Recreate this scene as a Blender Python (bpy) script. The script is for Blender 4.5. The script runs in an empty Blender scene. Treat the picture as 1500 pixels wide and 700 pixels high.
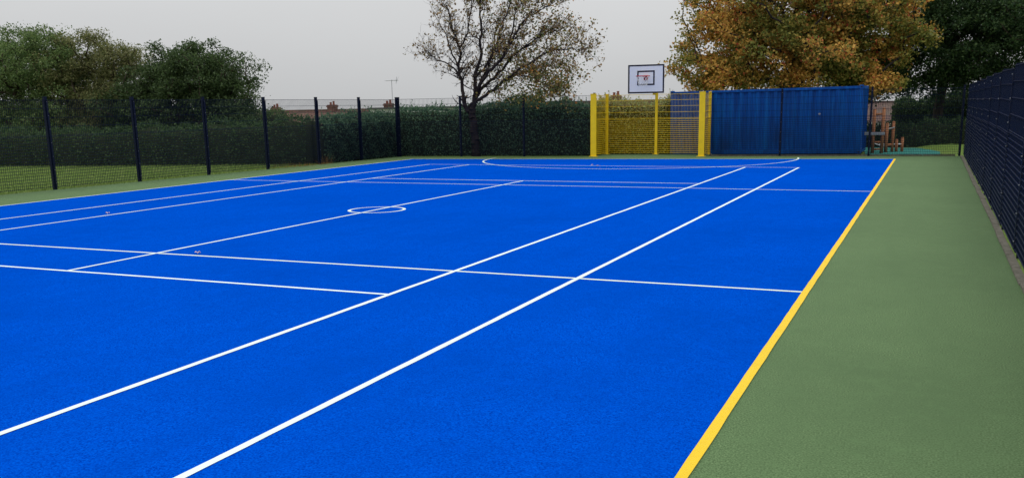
import bpy, bmesh, math, random
import numpy as np
from mathutils import Vector, Matrix

scene = bpy.context.scene
# ------------------------------------------------------------------ camera
cam_data = bpy.data.cameras.new('camera')
cam = bpy.data.objects.new('camera', cam_data)
scene.collection.objects.link(cam)
R_ = Vector((0.91473413, 0.40367615, -0.01752247))
U_ = Vector((-0.07046492, 0.20207578, 0.97683165))
F_ = Vector((-0.3978645, 0.89230653, -0.21329062))
M = Matrix.Identity(4)
for i in range(3):
    M[i][0] = R_[i]; M[i][1] = U_[i]; M[i][2] = -F_[i]
M[0][3], M[1][3], M[2][3] = 8.6022, -13.6852, 1.6768
cam.matrix_world = M
cam_data.sensor_width = 36.0
cam_data.sensor_fit = 'HORIZONTAL'
cam_data.lens = 32.814
cam_data.shift_y = 0.07062
cam_data.clip_start = 0.05
cam_data.clip_end = 6000
scene.camera = cam
# ------------------------------------------------------------------ sky (even overcast) and weak diffuse sun
SUN_EL, SUN_AZ = 48.0, 215.0
world = bpy.data.worlds.new('World'); scene.world = world
world.use_nodes = True
wn = world.node_tree.nodes; wl = world.node_tree.links
for n in list(wn): wn.remove(n)
w_out = wn.new('ShaderNodeOutputWorld')
w_bg = wn.new('ShaderNodeBackground')
w_sky = wn.new('ShaderNodeTexSky'); w_sky.sky_type = 'NISHITA'; w_sky.sun_disc = False
w_sky.sun_elevation = math.radians(SUN_EL); w_sky.sun_rotation = math.radians(SUN_AZ)
w_sky.dust_density = 5.0; w_sky.air_density = 2.0
w_hsv = wn.new('ShaderNodeHueSaturation'); w_hsv.inputs['Saturation'].default_value = 0.15
w_hsv.inputs['Value'].default_value = 0.9
w_tc = wn.new('ShaderNodeTexCoord'); w_sep = wn.new('ShaderNodeSeparateXYZ')
w_clamp = wn.new('ShaderNodeClamp')
w_ramp = wn.new('ShaderNodeMath'); w_ramp.operation = 'MULTIPLY_ADD'   # standard overcast sky: (1 + 2 sin e) / 3
w_ramp.inputs[1].default_value = 2.0 * 5.6; w_ramp.inputs[2].default_value = 1.0 * 5.6
w_grey = wn.new('ShaderNodeVectorMath'); w_grey.operation = 'SCALE'
w_grey.inputs[0].default_value = (0.97, 0.985, 1.0)
w_mix = wn.new('ShaderNodeMix'); w_mix.data_type = 'RGBA'; w_mix.inputs['Factor'].default_value = 0.9
wl.new(w_tc.outputs['Generated'], w_sep.inputs[0]); wl.new(w_sep.outputs['Z'], w_clamp.inputs['Value'])
w_n = wn.new('ShaderNodeTexNoise'); w_n.inputs['Scale'].default_value = 2.6; w_n.inputs['Detail'].default_value = 5
w_nm = wn.new('ShaderNodeMapRange'); w_nm.inputs['To Min'].default_value = 0.93; w_nm.inputs['To Max'].default_value = 1.07
w_pr = wn.new('ShaderNodeMath'); w_pr.operation = 'MULTIPLY'
w_map = wn.new('ShaderNodeMapping'); w_map.inputs['Scale'].default_value = (1, 1, 3)
wl.new(w_tc.outputs['Generated'], w_map.inputs[0]); wl.new(w_map.outputs[0], w_n.inputs['Vector']); wl.new(w_n.outputs['Fac'], w_nm.inputs['Value'])
wl.new(w_clamp.outputs[0], w_ramp.inputs[0]); wl.new(w_ramp.outputs[0], w_pr.inputs[0]); wl.new(w_nm.outputs[0], w_pr.inputs[1])
wl.new(w_pr.outputs[0], w_grey.inputs['Scale'])
wl.new(w_sky.outputs[0], w_hsv.inputs['Color']); wl.new(w_hsv.outputs[0], w_mix.inputs['A'])
wl.new(w_grey.outputs[0], w_mix.inputs['B']); wl.new(w_mix.outputs['Result'], w_bg.inputs['Color'])
wl.new(w_bg.outputs[0], w_out.inputs[0])
w_bg.inputs['Strength'].default_value = 0.106
sun_d = bpy.data.lights.new('sun', 'SUN'); sun_d.energy = 0.5; sun_d.angle = math.radians(35)
sun_d.color = (1.0, 0.97, 0.93)
sun = bpy.data.objects.new('sun', sun_d); scene.collection.objects.link(sun)
sun.rotation_euler = (math.radians(90 - SUN_EL), 0, math.radians(180 - SUN_AZ + 180))
scene.view_settings.view_transform = 'Standard'
scene.view_settings.look = 'None'
scene.view_settings.exposure = 0.0
scene.view_settings.gamma = 1.0
scene.cycles.max_bounces = 6
scene.cycles.transparent_max_bounces = 8

COL = scene.collection
rng = np.random.default_rng(7)
random.seed(7)
PI = math.pi

# ------------------------------------------------------------------ helpers
class MB:
    """collects shapes, then links them as one mesh object"""
    def __init__(s): s.v = []; s.f = []
    def add(s, vs, fs):
        o = len(s.v); s.v += [tuple(v) for v in vs]; s.f += [tuple(i + o for i in f) for f in fs]
    def box(s, x0, x1, y0, y1, z0, z1):
        s.add([(x0,y0,z0),(x1,y0,z0),(x1,y1,z0),(x0,y1,z0),(x0,y0,z1),(x1,y0,z1),(x1,y1,z1),(x0,y1,z1)],
              [(0,3,2,1),(4,5,6,7),(0,1,5,4),(1,2,6,5),(2,3,7,6),(3,0,4,7)])
    def quad(s, a, b, c, d): s.add([a,b,c,d], [(0,1,2,3)])
    def tube(s, a, b, r0, r1=None, n=8, cap=True):
        if r1 is None: r1 = r0
        a = Vector(a); b = Vector(b); d = (b - a).normalized()
        x = d.orthogonal().normalized(); y = d.cross(x)
        vs = []
        for c, r in ((a, r0), (b, r1)):
            for k in range(n):
                t = 2*PI*k/n + PI/n
                vs.append(c + x*(math.cos(t)*r) + y*(math.sin(t)*r))
        fs = [(k, (k+1) % n, n+(k+1) % n, n+k) for k in range(n)]
        if cap: fs += [tuple(reversed(range(n))), tuple(range(n, 2*n))]
        s.add(vs, fs)
    def path(s, pts, radii, n=6):
        for i in range(len(pts)-1): s.tube(pts[i], pts[i+1], radii[i], radii[i+1], n, True)
    def mesh(s, name):
        m = bpy.data.meshes.new(name); m.from_pydata(s.v, [], s.f); m.update(); return m
    def build(s, name, mat, parent=None, smooth=False):
        return link(name, s.mesh(name), mat, parent, smooth)

def link(name, mesh, mat, parent=None, smooth=False):
    if mat is not None and not mesh.materials: mesh.materials.append(mat)
    if smooth: mesh.polygons.foreach_set('use_smooth', [True]*len(mesh.polygons))
    o = bpy.data.objects.new(name, mesh); COL.objects.link(o)
    if parent is not None: o.parent = parent
    return o
def tag(o, label=None, cat=None, group=None, kind=None):
    if label: o['label'] = label
    if cat: o['category'] = cat
    if group: o['group'] = group
    if kind: o['kind'] = kind
    return o
def thing(name, label, cat, loc=(0,0,0), rz=0.0, group=None):
    o = bpy.data.objects.new(name, None); COL.objects.link(o)
    o.location = loc; o.rotation_euler = (0,0,rz); o.empty_display_size = 0.3
    return tag(o, label, cat, group)
def bevel(o, w, seg=2):
    m = o.modifiers.new('bevel', 'BEVEL'); m.width = w; m.segments = seg; m.limit_method = 'ANGLE'
    return o

# ------------------------------------------------------------------ materials
def material(name, col, rough=0.8, spec=0.3):
    m = bpy.data.materials.new(name); m.use_nodes = True
    b = m.node_tree.nodes['Principled BSDF']
    b.inputs['Base Color'].default_value = (*col, 1); b.inputs['Roughness'].default_value = rough
    b.inputs['Specular IOR Level'].default_value = spec
    return m
def coords(m, scale=(1,1,1), kind='Object'):
    nt = m.node_tree
    tc = nt.nodes.new('ShaderNodeTexCoord'); mp = nt.nodes.new('ShaderNodeMapping')
    mp.inputs['Scale'].default_value = scale
    nt.links.new(tc.outputs[kind], mp.inputs[0]); return mp.outputs[0]
def noise(m, vec, scale, detail=4, rough=0.6):
    n = m.node_tree.nodes.new('ShaderNodeTexNoise'); n.inputs['Scale'].default_value = scale
    n.inputs['Detail'].default_value = detail; n.inputs['Roughness'].default_value = rough
    if vec is not None: m.node_tree.links.new(vec, n.inputs['Vector'])
    return n.outputs['Fac']
def ramp(m, fac, stops):
    r = m.node_tree.nodes.new('ShaderNodeValToRGB')
    el = r.color_ramp.elements
    while len(el) < len(stops): el.new(0.5)
    for e, (p, c) in zip(el, stops): e.position = p; e.color = (*c, 1)
    m.node_tree.links.new(fac, r.inputs[0]); return r.outputs[0]
def mixc(m, a, b, fac, mode='MIX'):
    n = m.node_tree.nodes.new('ShaderNodeMix'); n.data_type = 'RGBA'; n.blend_type = mode
    for sock, v in (('A', a), ('B', b)):
        if isinstance(v, tuple): n.inputs[sock].default_value = (*v, 1)
        else: m.node_tree.links.new(v, n.inputs[sock])
    if isinstance(fac, (int, float)): n.inputs['Factor'].default_value = fac
    else: m.node_tree.links.new(fac, n.inputs['Factor'])
    return n.outputs['Result']
def setcol(m, out): m.node_tree.links.new(out, m.node_tree.nodes['Principled BSDF'].inputs['Base Color'])
def bump(m, h, strength=0.3, dist=0.01):
    b = m.node_tree.nodes.new('ShaderNodeBump'); b.inputs['Strength'].default_value = strength
    b.inputs['Distance'].default_value = dist
    m.node_tree.links.new(h, b.inputs['Height'])
    m.node_tree.links.new(b.outputs[0], m.node_tree.nodes['Principled BSDF'].inputs['Normal'])

def macadam(name, base, dark, light, spec=0.0, mottle=1.0):
    """painted open-textured macadam: stone grain, faint roller patches and dusty scuffs"""
    m = material(name, base, 1.0, spec)
    v = coords(m)
    g = noise(m, v, 95, 2, 0.6); p = noise(m, v, 0.45, 7, 0.7); q = noise(m, v, 6, 6, 0.75); st = noise(m, coords(m, (2.2, 0.25, 1)), 1.0, 6, 0.7)
    c = ramp(m, g, [(0.32, dark), (0.50, base), (0.70, light)])
    c = mixc(m, c, tuple(x*0.80 for x in base), ramp(m, p, [(0.42, (0,0,0)), (0.70, (.75*mottle,)*3)]))
    c = mixc(m, c, tuple(min(1, x*1.16) for x in base), ramp(m, q, [(0.50, (0,0,0)), (0.72, (.6*mottle,)*3)]))
    c = mixc(m, c, tuple(x*0.86 for x in base), ramp(m, st, [(0.48, (0,0,0)), (0.72, (.6*mottle,)*3)]))
    setcol(m, c)
    bump(m, g, 0.65, 0.006)
    return m
M_blue = macadam('blue_court_paint', (0.0, 0.064, 0.48), (0.0, 0.032, 0.30), (0.0, 0.100, 0.63))
M_green = macadam('green_court_paint', (0.088, 0.157, 0.062), (0.042, 0.074, 0.024), (0.165, 0.25, 0.11), 0.32)
def line_paint(name, col):
    m = material(name, col, 0.6, 0.3); v = coords(m)
    g = noise(m, v, 150, 3, 0.7)
    w = noise(m, v, 5, 5, 0.7)
    c = ramp(m, g, [(0.26, tuple(x*0.55 for x in col)), (0.44, col)])
    c = mixc(m, c, tuple(x*0.85 for x in col), ramp(m, w, [(0.5, (0,0,0)), (0.75, (.8,.8,.8))]))
    setcol(m, c); bump(m, g, 0.4, 0.004)
    return m
M_white = line_paint('white_line_paint', (0.72, 0.86, 0.86))
M_cream = line_paint('cream_line_paint', (0.71, 0.82, 0.70))
M_yellow_line = line_paint('yellow_line_paint', (0.80, 0.53, 0.004))

def soil_grass():
    m = material('lawn', (0.06, 0.11, 0.03), 0.95, 0.1); v = coords(m)
    a = noise(m, v, 0.5, 5); b = noise(m, v, 22, 5, 0.75)
    c = ramp(m, b, [(0.3, (0.08, 0.13, 0.028)), (0.55, (0.15, 0.23, 0.05)), (0.8, (0.23, 0.30, 0.08))])
    c = mixc(m, c, (0.11, 0.10, 0.045), ramp(m, a, [(0.5, (0,0,0)), (0.75, (.6,.6,.6))]))
    setcol(m, c); bump(m, b, 0.8, 0.05); return m
M_lawn = soil_grass()
M_concrete = material('kerb_concrete', (0.2, 0.18, 0.14), 0.9)
_v = coords(M_concrete); _n = noise(M_concrete, _v, 14, 8, 0.75)
setcol(M_concrete, ramp(M_concrete, _n, [(0.3, (0.05, 0.055, 0.035)), (0.5, (0.12, 0.11, 0.085)), (0.75, (0.20, 0.18, 0.15))]))
bump(M_concrete, _n, 0.5, 0.01)
M_wire = material('dark_navy_coated_wire', (0.004, 0.009, 0.030), 0.5, 0.10)
M_post = material('dark_navy_post', (0.004, 0.008, 0.024), 0.5, 0.12)
M_bolt = material('galvanised_bolt', (0.22, 0.22, 0.24), 0.45, 0.4); M_bolt.node_tree.nodes['Principled BSDF'].inputs['Metallic'].default_value = 0.8
M_yel = material('yellow_powder_coat', (0.85, 0.58, 0.012), 0.42, 0.3)
_v = coords(M_yel); _n = noise(M_yel, _v, 3.0, 6, 0.7)
setcol(M_yel, ramp(M_yel, _n, [(0.3, (0.68, 0.46, 0.012)), (0.6, (0.86, 0.60, 0.012))]))

def container_paint():
    m = material('weathered_blue_steel', (0.0, 0.075, 0.27), 0.6, 0.15)
    v = coords(m, (6.0, 6.0, 0.55)); w = coords(m)
    a = noise(m, v, 1.0, 6, 0.7); b = noise(m, w, 0.9, 4)
    c = ramp(m, a, [(0.25, (0.0, 0.030, 0.16)), (0.5, (0.0, 0.062, 0.29)), (0.75, (0.0, 0.125, 0.43))])
    c = mixc(m, c, (0.004, 0.035, 0.14), ramp(m, b, [(0.45, (0,0,0)), (0.75, (.7,.7,.7))]))
    setcol(m, c); return m
M_cont = container_paint()
M_timber = material('orange_brown_timber', (0.30, 0.12, 0.05), 0.8)
_v = coords(M_timber, (12, 12, 1.5)); _n = noise(M_timber, _v, 3, 6, 0.7)
setcol(M_timber, ramp(M_timber, _n, [(0.3, (0.2, 0.075, 0.03)), (0.6, (0.36, 0.15, 0.065)), (0.8, (0.42, 0.22, 0.12))]))
M_teal = macadam('teal_rubber_crumb', (0.05, 0.20, 0.17), (0.02, 0.1, 0.09), (0.09, 0.28, 0.23))
M_metal = material('grey_steel', (0.3, 0.31, 0.33), 0.4)
M_boardw = material('white_board', (0.72, 0.74, 0.80), 0.45)
M_boardk = material('black_board_paint', (0.012, 0.010, 0.022), 0.5)
M_red = material('red_hoop', (0.50, 0.02, 0.03), 0.4)
M_net = material('white_cord', (0.75, 0.75, 0.75), 0.8)
def roof_tiles(name, a, b):
    m = material(name, a, 0.9); v = coords(m)
    br = m.node_tree.nodes.new('ShaderNodeTexBrick'); br.inputs['Scale'].default_value = 1.0
    br.inputs['Brick Width'].default_value = 0.3; br.inputs['Row Height'].default_value = 0.22; br.inputs['Mortar Size'].default_value = 0.012
    br.inputs['Color1'].default_value = (*a, 1); br.inputs['Color2'].default_value = (*b, 1); br.inputs['Mortar'].default_value = (0.03, 0.02, 0.02, 1)
    m.node_tree.links.new(v, br.inputs['Vector'])
    n = noise(m, v, 0.7, 6)
    setcol(m, mixc(m, br.outputs['Color'], (0.11, 0.1, 0.07), ramp(m, n, [(0.45, (0,0,0)), (0.7, (.6,.6,.6))])))
    return m
M_roof = roof_tiles('brown_roof_tiles', (0.16, 0.085, 0.065), (0.21, 0.12, 0.09))
M_roof2 = roof_tiles('dark_roof_tiles', (0.095, 0.055, 0.048), (0.125, 0.075, 0.062))
M_brick = roof_tiles('red_brick', (0.17, 0.085, 0.065), (0.21, 0.11, 0.085))
M_pot = material('terracotta_pot', (0.24, 0.09, 0.06), 0.85)
M_fascia = material('white_fascia', (0.7, 0.7, 0.68), 0.6)
M_felt = material('grey_roof_felt', (0.10, 0.10, 0.10), 0.9)
M_glass = material('window_glass', (0.02, 0.025, 0.03), 0.08, 0.5)

def bark(name, a, b):
    m = material(name, a, 0.95, 0.1); v = coords(m, (5, 5, 1.2)); n = noise(m, v, 4, 6, 0.7)
    setcol(m, ramp(m, n, [(0.3, a), (0.7, b)])); bump(m, n, 0.8, 0.03); return m
M_bark_dark = bark('dark_bark', (0.018, 0.014, 0.016), (0.05, 0.04, 0.036))
M_bark = bark('brown_bark', (0.03, 0.024, 0.018), (0.085, 0.065, 0.05))

def foliage(name, stops, patch=None, patch_scale=0.6, lo=0.5, hi=0.62, translucent=0.35):
    """leaf colours vary leaf by leaf; patch is the autumn colour that takes whole boughs"""
    m = bpy.data.materials.new(name); m.use_nodes = True
    nt = m.node_tree; b = nt.nodes['Principled BSDF']
    b.inputs['Roughness'].default_value = 0.62; b.inputs['Specular IOR Level'].default_value = 0.25
    geo = nt.nodes.new('ShaderNodeNewGeometry')
    c = ramp(m, geo.outputs['Random Per Island'], stops)
    if patch:
        v = coords(m); n = noise(m, v, patch_scale, 3, 0.6)
        k = nt.nodes.new('ShaderNodeMath'); k.operation = 'MULTIPLY'
        mul = nt.nodes.new('ShaderNodeMath'); mul.operation = 'MULTIPLY_ADD'
        mul.inputs[1].default_value = 7919.0; mul.inputs[2].default_value = 0.0
        nt.links.new(geo.outputs['Random Per Island'], mul.inputs[0])
        fr = nt.nodes.new('ShaderNodeMath'); fr.operation = 'FRACT'; nt.links.new(mul.outputs[0], fr.inputs[0])
        c2 = ramp(m, fr.outputs[0], patch)
        sc = nt.nodes.new('ShaderNodeMath'); sc.operation = 'MULTIPLY_ADD'; sc.inputs[1].default_value = 0.16
        nt.links.new(fr.outputs[0], sc.inputs[0]); nt.links.new(n, sc.inputs[2])
        f = ramp(m, sc.outputs[0], [(lo, (0,0,0)), (hi, (1,1,1))])
        c = mixc(m, c, c2, f)
    setcol(m, c)
    tr = nt.nodes.new('ShaderNodeBsdfTranslucent'); nt.links.new(c, tr.inputs['Color'])
    ms = nt.nodes.new('ShaderNodeMixShader'); ms.inputs[0].default_value = translucent
    nt.links.new(b.outputs[0], ms.inputs[1]); nt.links.new(tr.outputs[0], ms.inputs[2])
    nt.links.new(ms.outputs[0], nt.nodes['Material Output'].inputs['Surface'])
    return m
M_leaf_pale = foliage('pale_green_leaves', [(0.0, (0.052,0.097,0.030)), (0.5, (0.111,0.178,0.052)), (1.0, (0.194,0.253,0.089))])
M_leaf_olive = foliage('olive_leaves', [(0.0, (0.070,0.088,0.032)), (0.5, (0.149,0.166,0.056)), (1.0, (0.245,0.228,0.096))])
M_leaf_dark = foliage('dark_green_leaves', [(0.0, (0.038,0.070,0.025)), (0.5, (0.079,0.137,0.045)), (1.0, (0.149,0.210,0.070))])
M_leaf_oak = foliage('dark_oak_leaves', [(0.0, (0.024,0.045,0.016)), (0.5, (0.052,0.09,0.03)), (1.0, (0.10,0.15,0.05))])
M_leaf_deep = foliage('deep_green_leaves', [(0.0, (0.020,0.046,0.017)), (0.5, (0.043,0.087,0.032)), (1.0, (0.087,0.145,0.043))])
M_leaf_maple = foliage('maple_autumn_leaves', [(0.0, (0.08,0.11,0.025)), (0.4, (0.17,0.19,0.035)), (1.0, (0.32,0.27,0.06))],
                       [(0.0, (0.33,0.19,0.04)), (0.45, (0.60,0.33,0.065)), (0.85, (0.74,0.45,0.11)), (0.96, (0.52,0.13,0.05)), (1.0, (0.44,0.06,0.04))], 0.55, 0.53, 0.66)
M_leaf_bare = foliage('withered_leaves', [(0.0, (0.090,0.053,0.030)), (0.35, (0.255,0.150,0.068)), (0.7, (0.390,0.270,0.120)), (1.0, (0.240,0.225,0.090))])
M_leaf_yel = foliage('yellow_green_leaves', [(0.0, (0.060,0.090,0.030)), (0.45, (0.150,0.165,0.045)), (0.8, (0.330,0.255,0.060)), (1.0, (0.495,0.195,0.045))])
M_leaf_hedge = foliage('hedge_leaves', [(0.0, (0.037,0.082,0.051)), (0.5, (0.086,0.178,0.099)), (1.0, (0.172,0.286,0.161))])
M_leaf_hedgebrown = foliage('browning_hedge_leaves', [(0.0, (0.177,0.154,0.088)), (0.5, (0.351,0.306,0.142)), (1.0, (0.351,0.499,0.193))])
M_core = material('hedge_twigs', (0.03, 0.038, 0.02), 1.0, 0.0)
M_blade = foliage('grass_blades', [(0.0, (0.10,0.16,0.035)), (0.5, (0.18,0.28,0.06)), (1.0, (0.28,0.34,0.11))], translucent=0.3)
M_straw = foliage('dry_grass', [(0.0, (0.16,0.09,0.03)), (0.5, (0.28,0.15,0.05)), (1.0, (0.34,0.22,0.09))], translucent=0.2)
M_litter = foliage('fallen_leaf', [(0.0, (0.55,0.42,0.34)), (1.0, (0.65,0.52,0.44))], translucent=0.0)

# ------------------------------------------------------------------ setting: ground, court, markings
def fence_y(x): return 16.97 + 0.108*x          # line of the fence at the goal end
def fence_x(y): return -9.85 + 0.062*(y - 1.9)   # line of the fence beside the lawn
def smooth(a, b, t):
    t = min(1, max(0, (t - a)/(b - a))); return t*t*(3 - 2*t)
def terrain(x, y):
    d = smooth(21.5, 40, y)*3.6
    if x > 2: d = d*(1 - smooth(2, 8, x)) + smooth(2, 8, x)*(smooth(24, 34, y)*0.55 + smooth(38, 60, y)*1.2)
    w = smooth(-26, -46, x) if False else smooth(26, 46, -x)
    return -0.03 - max(d, w*2.4*smooth(-5, 20, y))
gx = [-3000,-900,-300,-150,-100] + list(np.arange(-80, 41, 2.5)) + [60, 90, 150, 300, 900, 3000]
gy = [-3000,-900,-300,-100,-60] + list(np.arange(-40, 101, 2.5)) + [130, 200, 400, 900, 3000]
g = MB()
g.v = [(x, y, terrain(x, y)) for y in gy for x in gx]
nx = len(gx)
g.f = [(j*nx+i, j*nx+i+1, (j+1)*nx+i+1, (j+1)*nx+i) for j in range(len(gy)-1) for i in range(nx-1)]
tag(g.build('ground', M_lawn, smooth=True), kind='structure')

def slab(name, poly, z0, z1, mat, parent=None):
    b = MB(); n = len(poly)
    b.add([(x, y, z0) for x, y in poly] + [(x, y, z1) for x, y in poly],
          [tuple(range(n, 2*n)), tuple(reversed(range(n)))] + [(i, (i+1) % n, n+(i+1) % n, n+i) for i in range(n)])
    return b.build(name, mat, parent)
tag(slab('court_surround', [(fence_x(-22)+.0, -22), (9.45, -22), (9.45, fence_y(9.45)), (1.95, fence_y(1.95)), (1.95, 18.5), (-2.0, 18.3), (-2.0, fence_y(-2.0)), (fence_x(16), fence_y(-8.97))],
         -0.12, 0.0, M_green), kind='structure')
BL, BR = (-7.64, 14.55), (7.70, 16.15)
court = tag(slab('court_surface', [(-7.64, -15.3), (7.68, -15.3), BR, BL], 0.001, 0.004, M_blue), kind='structure')
def strip(p, q, w, z, mat, label=None, off=0.0):
    a = Vector((*p, 0)); b = Vector((*q, 0)); n = (b - a).normalized(); n = Vector((-n.y, n.x, 0))
    m = MB(); L = (b - a).length; K = max(1, int(L/.22)); d = (b - a)/K
    for k in range(K+1):
        for sg in (-1, 1):
            e = 0.0022 if 0 < k < K else 0
            v_ = a + d*k + n*(off + sg*w/2 + random.uniform(-e, e)); m.v.append((v_.x, v_.y, z))
    m.f = [(2*k, 2*k+2, 2*k+3, 2*k+1) for k in range(K)]
    return tag(m.build('painted_line', mat, court), label)
def arc(c, r, a0, a1, w, z, mat, label, n=64, name='painted_arc'):
    m = MB(); vs = []
    for k in range(n+1):
        t = a0 + (a1 - a0)*k/n
        vs += [(c[0]+math.cos(t)*(r-w/2), c[1]+math.sin(t)*(r-w/2), z), (c[0]+math.cos(t)*(r+w/2), c[1]+math.sin(t)*(r+w/2), z)]
    m.add(vs, [(2*k, 2*k+2, 2*k+3, 2*k+1)[::-1] for k in range(n)])
    return tag(m.build(name, mat, court), label)
W = 0.052
ZN, ZT, ZU = 0.0058, 0.0070, 0.0082
# netball markings
strip((7.66, -15.2), (7.67, BR[1]), 0.06, ZT, M_yellow_line, 'bright yellow side line')
strip((-7.62, -15.2), (-7.62, BL[1]), W, ZN, M_cream)
strip((-7.59, BL[1]-.03), (7.63, BR[1]-.03), 0.04, ZN, M_cream)
strip((-7.59, -5.07), (7.63, -5.07), W, ZN, M_cream)
strip((-7.59, 5.25), (7.63, 5.27), W*.9, ZN, M_cream)
arc((0.0, 0.0), 0.47, 0, 2*PI, W, ZN, M_cream, 'cream centre circle', 48, 'painted_circle')
arc((0.05, 15.55), 4.93, PI+0.02, 2*PI+0.215, W, ZT+.0006, M_cream, 'cream shooting semicircle')
# tennis markings
for x in (-5.485, 5.485): strip((x, -11.885), (x, 11.885), W, ZU, M_white)
for x in (-4.115, 4.115): strip((x, -11.885), (x, 11.885), W, ZU, M_white)
strip((0, -6.40), (0, 6.40), W, ZU, M_white)
strip((-4.09, -6.40), (4.09, -6.40), W, ZT, M_white)
strip((-4.09, 6.40), (4.09, 6.40), W, ZT, M_white)
for y in (-11.885, 11.885): strip((-5.46, y), (5.46, y), W*.9, ZT, M_white)

# play-area surface beyond the goal-end fence
poly = [(6.75, 18.2), (8.9, 18.3), (8.9, 21.0), (8.2, 23.5), (5.5, 24.4), (5.2, 21.4), (6.5, 21.3)]
tag(slab('play_surface', poly, -0.1, -0.012, M_teal), kind='structure')

# kerb under the right-hand fence: separate concrete lengths
kerb = thing('concrete_kerb', 'weathered concrete edging kerb along the foot of the long dark fence', 'kerb', (9.48, 0, 0))
y = -16.0
while y < 17.8:
    L = min(0.914, 17.9 - y)
    m = MB(); j = random.uniform(-.006, .006); zj = random.uniform(-.006, .006)
    m.box(-0.042+j, 0.042+j, y+.004, y+L-.004, -0.1, 0.025+zj)
    bevel(m.build('kerb_stone', M_concrete, kerb), 0.012)
    y += L
ky = thing('edging_kerb', 'thin concrete edging under the fence beside the play area', 'kerb', (0, 0, 0))
x = 2.0
while x < 9.3:
    L = min(0.914, 9.36 - x); a = math.atan(0.108)
    m = MB(); m.box(0.004, L-.004, -0.03, 0.03, -0.1, 0.045)
    o = bevel(m.build('kerb_stone', M_concrete, ky), 0.008); o.location = (x, fence_y(x)+.06, 0); o.rotation_euler.z = a
    x += L

# ------------------------------------------------------------------ welded mesh fences
H = 2.05
def mesh_panel(width, height=H-.02, wire=0.0058, dense=1.23, z0=0.05, both=True, rail=.0042):
    """sports rebound mesh: close rails to chest height, wide rows above; local x along the fence"""
    m = MB()
    n = int(round(width/0.05))
    for k in range(n+1):
        x = width*k/n; r = wire/2
        m.add([(x-r,-r,z0),(x+r,-r,z0),(x+r,r,z0),(x-r,r,z0),(x-r,-r,height),(x+r,-r,height),(x+r,r,height),(x-r,r,height)],
              [(0,1,5,4),(1,2,6,5),(2,3,7,6),(3,0,4,7),(4,5,6,7)])
    zs = list(np.arange(z0+.02, dense, 0.0667)) + [dense, dense+.2, dense+.4, dense+.6, height-.012]
    for z in zs:
        for yy in ((-.0075, .0075) if both else (-.0075,)):
            r = rail
            m.add([(0,yy-r,z-r),(0,yy+r,z-r),(0,yy+r,z+r),(0,yy-r,z+r),(width,yy-r,z-r),(width,yy+r,z-r),(width,yy+r,z+r),(width,yy-r,z+r)],
                  [(0,4,5,1),(1,5,6,2),(2,6,7,3),(3,7,4,0)])
    return m.mesh('mesh_panel')
def post_mesh(w=0.06, d=0.06, h=H+.03):
    m = MB(); m.box(-w/2, w/2, -d/2, d/2, -0.1, h); m.box(-w/2-.004, w/2+.004, -d/2-.004, d/2+.004, h, h+.02)
    return m.mesh('post')
def strap_mesh(h=H-.05, w=0.04):
    m = MB(); m.box(-w/2, w/2, -.0035, .0035, 0.06, h); return m.mesh('clamp_bar')
def bolts_mesh(h=H-.05):
    m = MB()
    for z in np.arange(0.15, h, 0.305): m.tube((0, 0, z), (0, -.012, z), 0.009, 0.006, 6)
    return m.mesh('fixing_bolts')
P_mesh, P_strap, P_bolts = post_mesh(), strap_mesh(), bolts_mesh()
for me, ma in ((P_mesh, M_post), (P_strap, M_post), (P_bolts, M_bolt)): me.materials.append(ma)
def fence(name, label, pts, side, jitter=0.0, tilt=0.0, postw=1.0, zs=1.0, posth=1.0, skip=()):
    """pts: post feet; side=+1 puts posts behind the mesh on the left of the walking direction"""
    root = thing(name, label, 'fence', (pts[0][0], pts[0][1], 0))
    o0 = Vector((pts[0][0], pts[0][1], 0)); cache = {}
    for i, p in enumerate(pts):
        q = pts[min(i+1, len(pts)-1)]; pr = pts[max(i-1, 0)]
        d = Vector((q[0]-pr[0], q[1]-pr[1], 0)).normalized(); nrm = Vector((-d.y, d.x, 0))*side
        rz = math.atan2(d.y, d.x)
        po = link('post', P_mesh, None, root); po.location = Vector((p[0], p[1], 0)) - o0 + nrm*0.045; po.rotation_euler.z = rz
        po.scale = (postw, postw, zs*posth)
        st = link('clamp_bar', P_strap, None, root); st.location = Vector((p[0], p[1], 0)) - o0 - nrm*0.018; st.rotation_euler.z = rz
        bo = link('fixing_bolts', P_bolts, None, st); bo.location = (0, -.0035 if side > 0 else .0035, 0)
        if side < 0: bo.rotation_euler.z = PI
        bo['kind'] = 'stuff'; pn = None
        if i < len(pts)-1:
            v = Vector((q[0]-p[0], q[1]-p[1], 0)); L = round(v.length - 0.004, 2)
            if L not in cache:
                cache[L] = mesh_panel(L); cache[L].materials.append(M_wire)
            pn = link('mesh_panel', cache[L], None, root)
            pn.location = Vector((p[0], p[1], random.uniform(-jitter, jitter))) - o0 + Vector((0,0,0))
            pn.rotation_euler = (0, -tilt + random.uniform(-.002, .002), math.atan2(v.y, v.x) + random.uniform(-jitter, jitter)*.4)
            pn.scale.z = zs
    return root
left_ys = [-10.4, -7.95, -5.45, -3.0, -0.52, 1.92, 4.35, 6.72, 9.1, 11.5, 13.75, 15.98]
fence('mesh_fence', 'dark navy welded mesh fence beside the lawn and leafy trees', [(fence_x(v), v) for v in left_ys], 1, 0.004, postw=1.15)
fxl = [-8.97, -6.62, -4.30, -1.83]
fence('mesh_fence', 'dark navy mesh fence in front of the clipped hedge and bare tree', [(v, fence_y(v)) for v in fxl], 1, 0.004, postw=1.1)
fxr = [1.80, 4.2, 6.85, 9.42]
fence('mesh_fence', 'dark navy mesh fence in front of the blue container and play area', [(v, fence_y(v)) for v in fxr], 1, 0.004)
rys = [17.95 - 2.52*k for k in range(14)]
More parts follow.
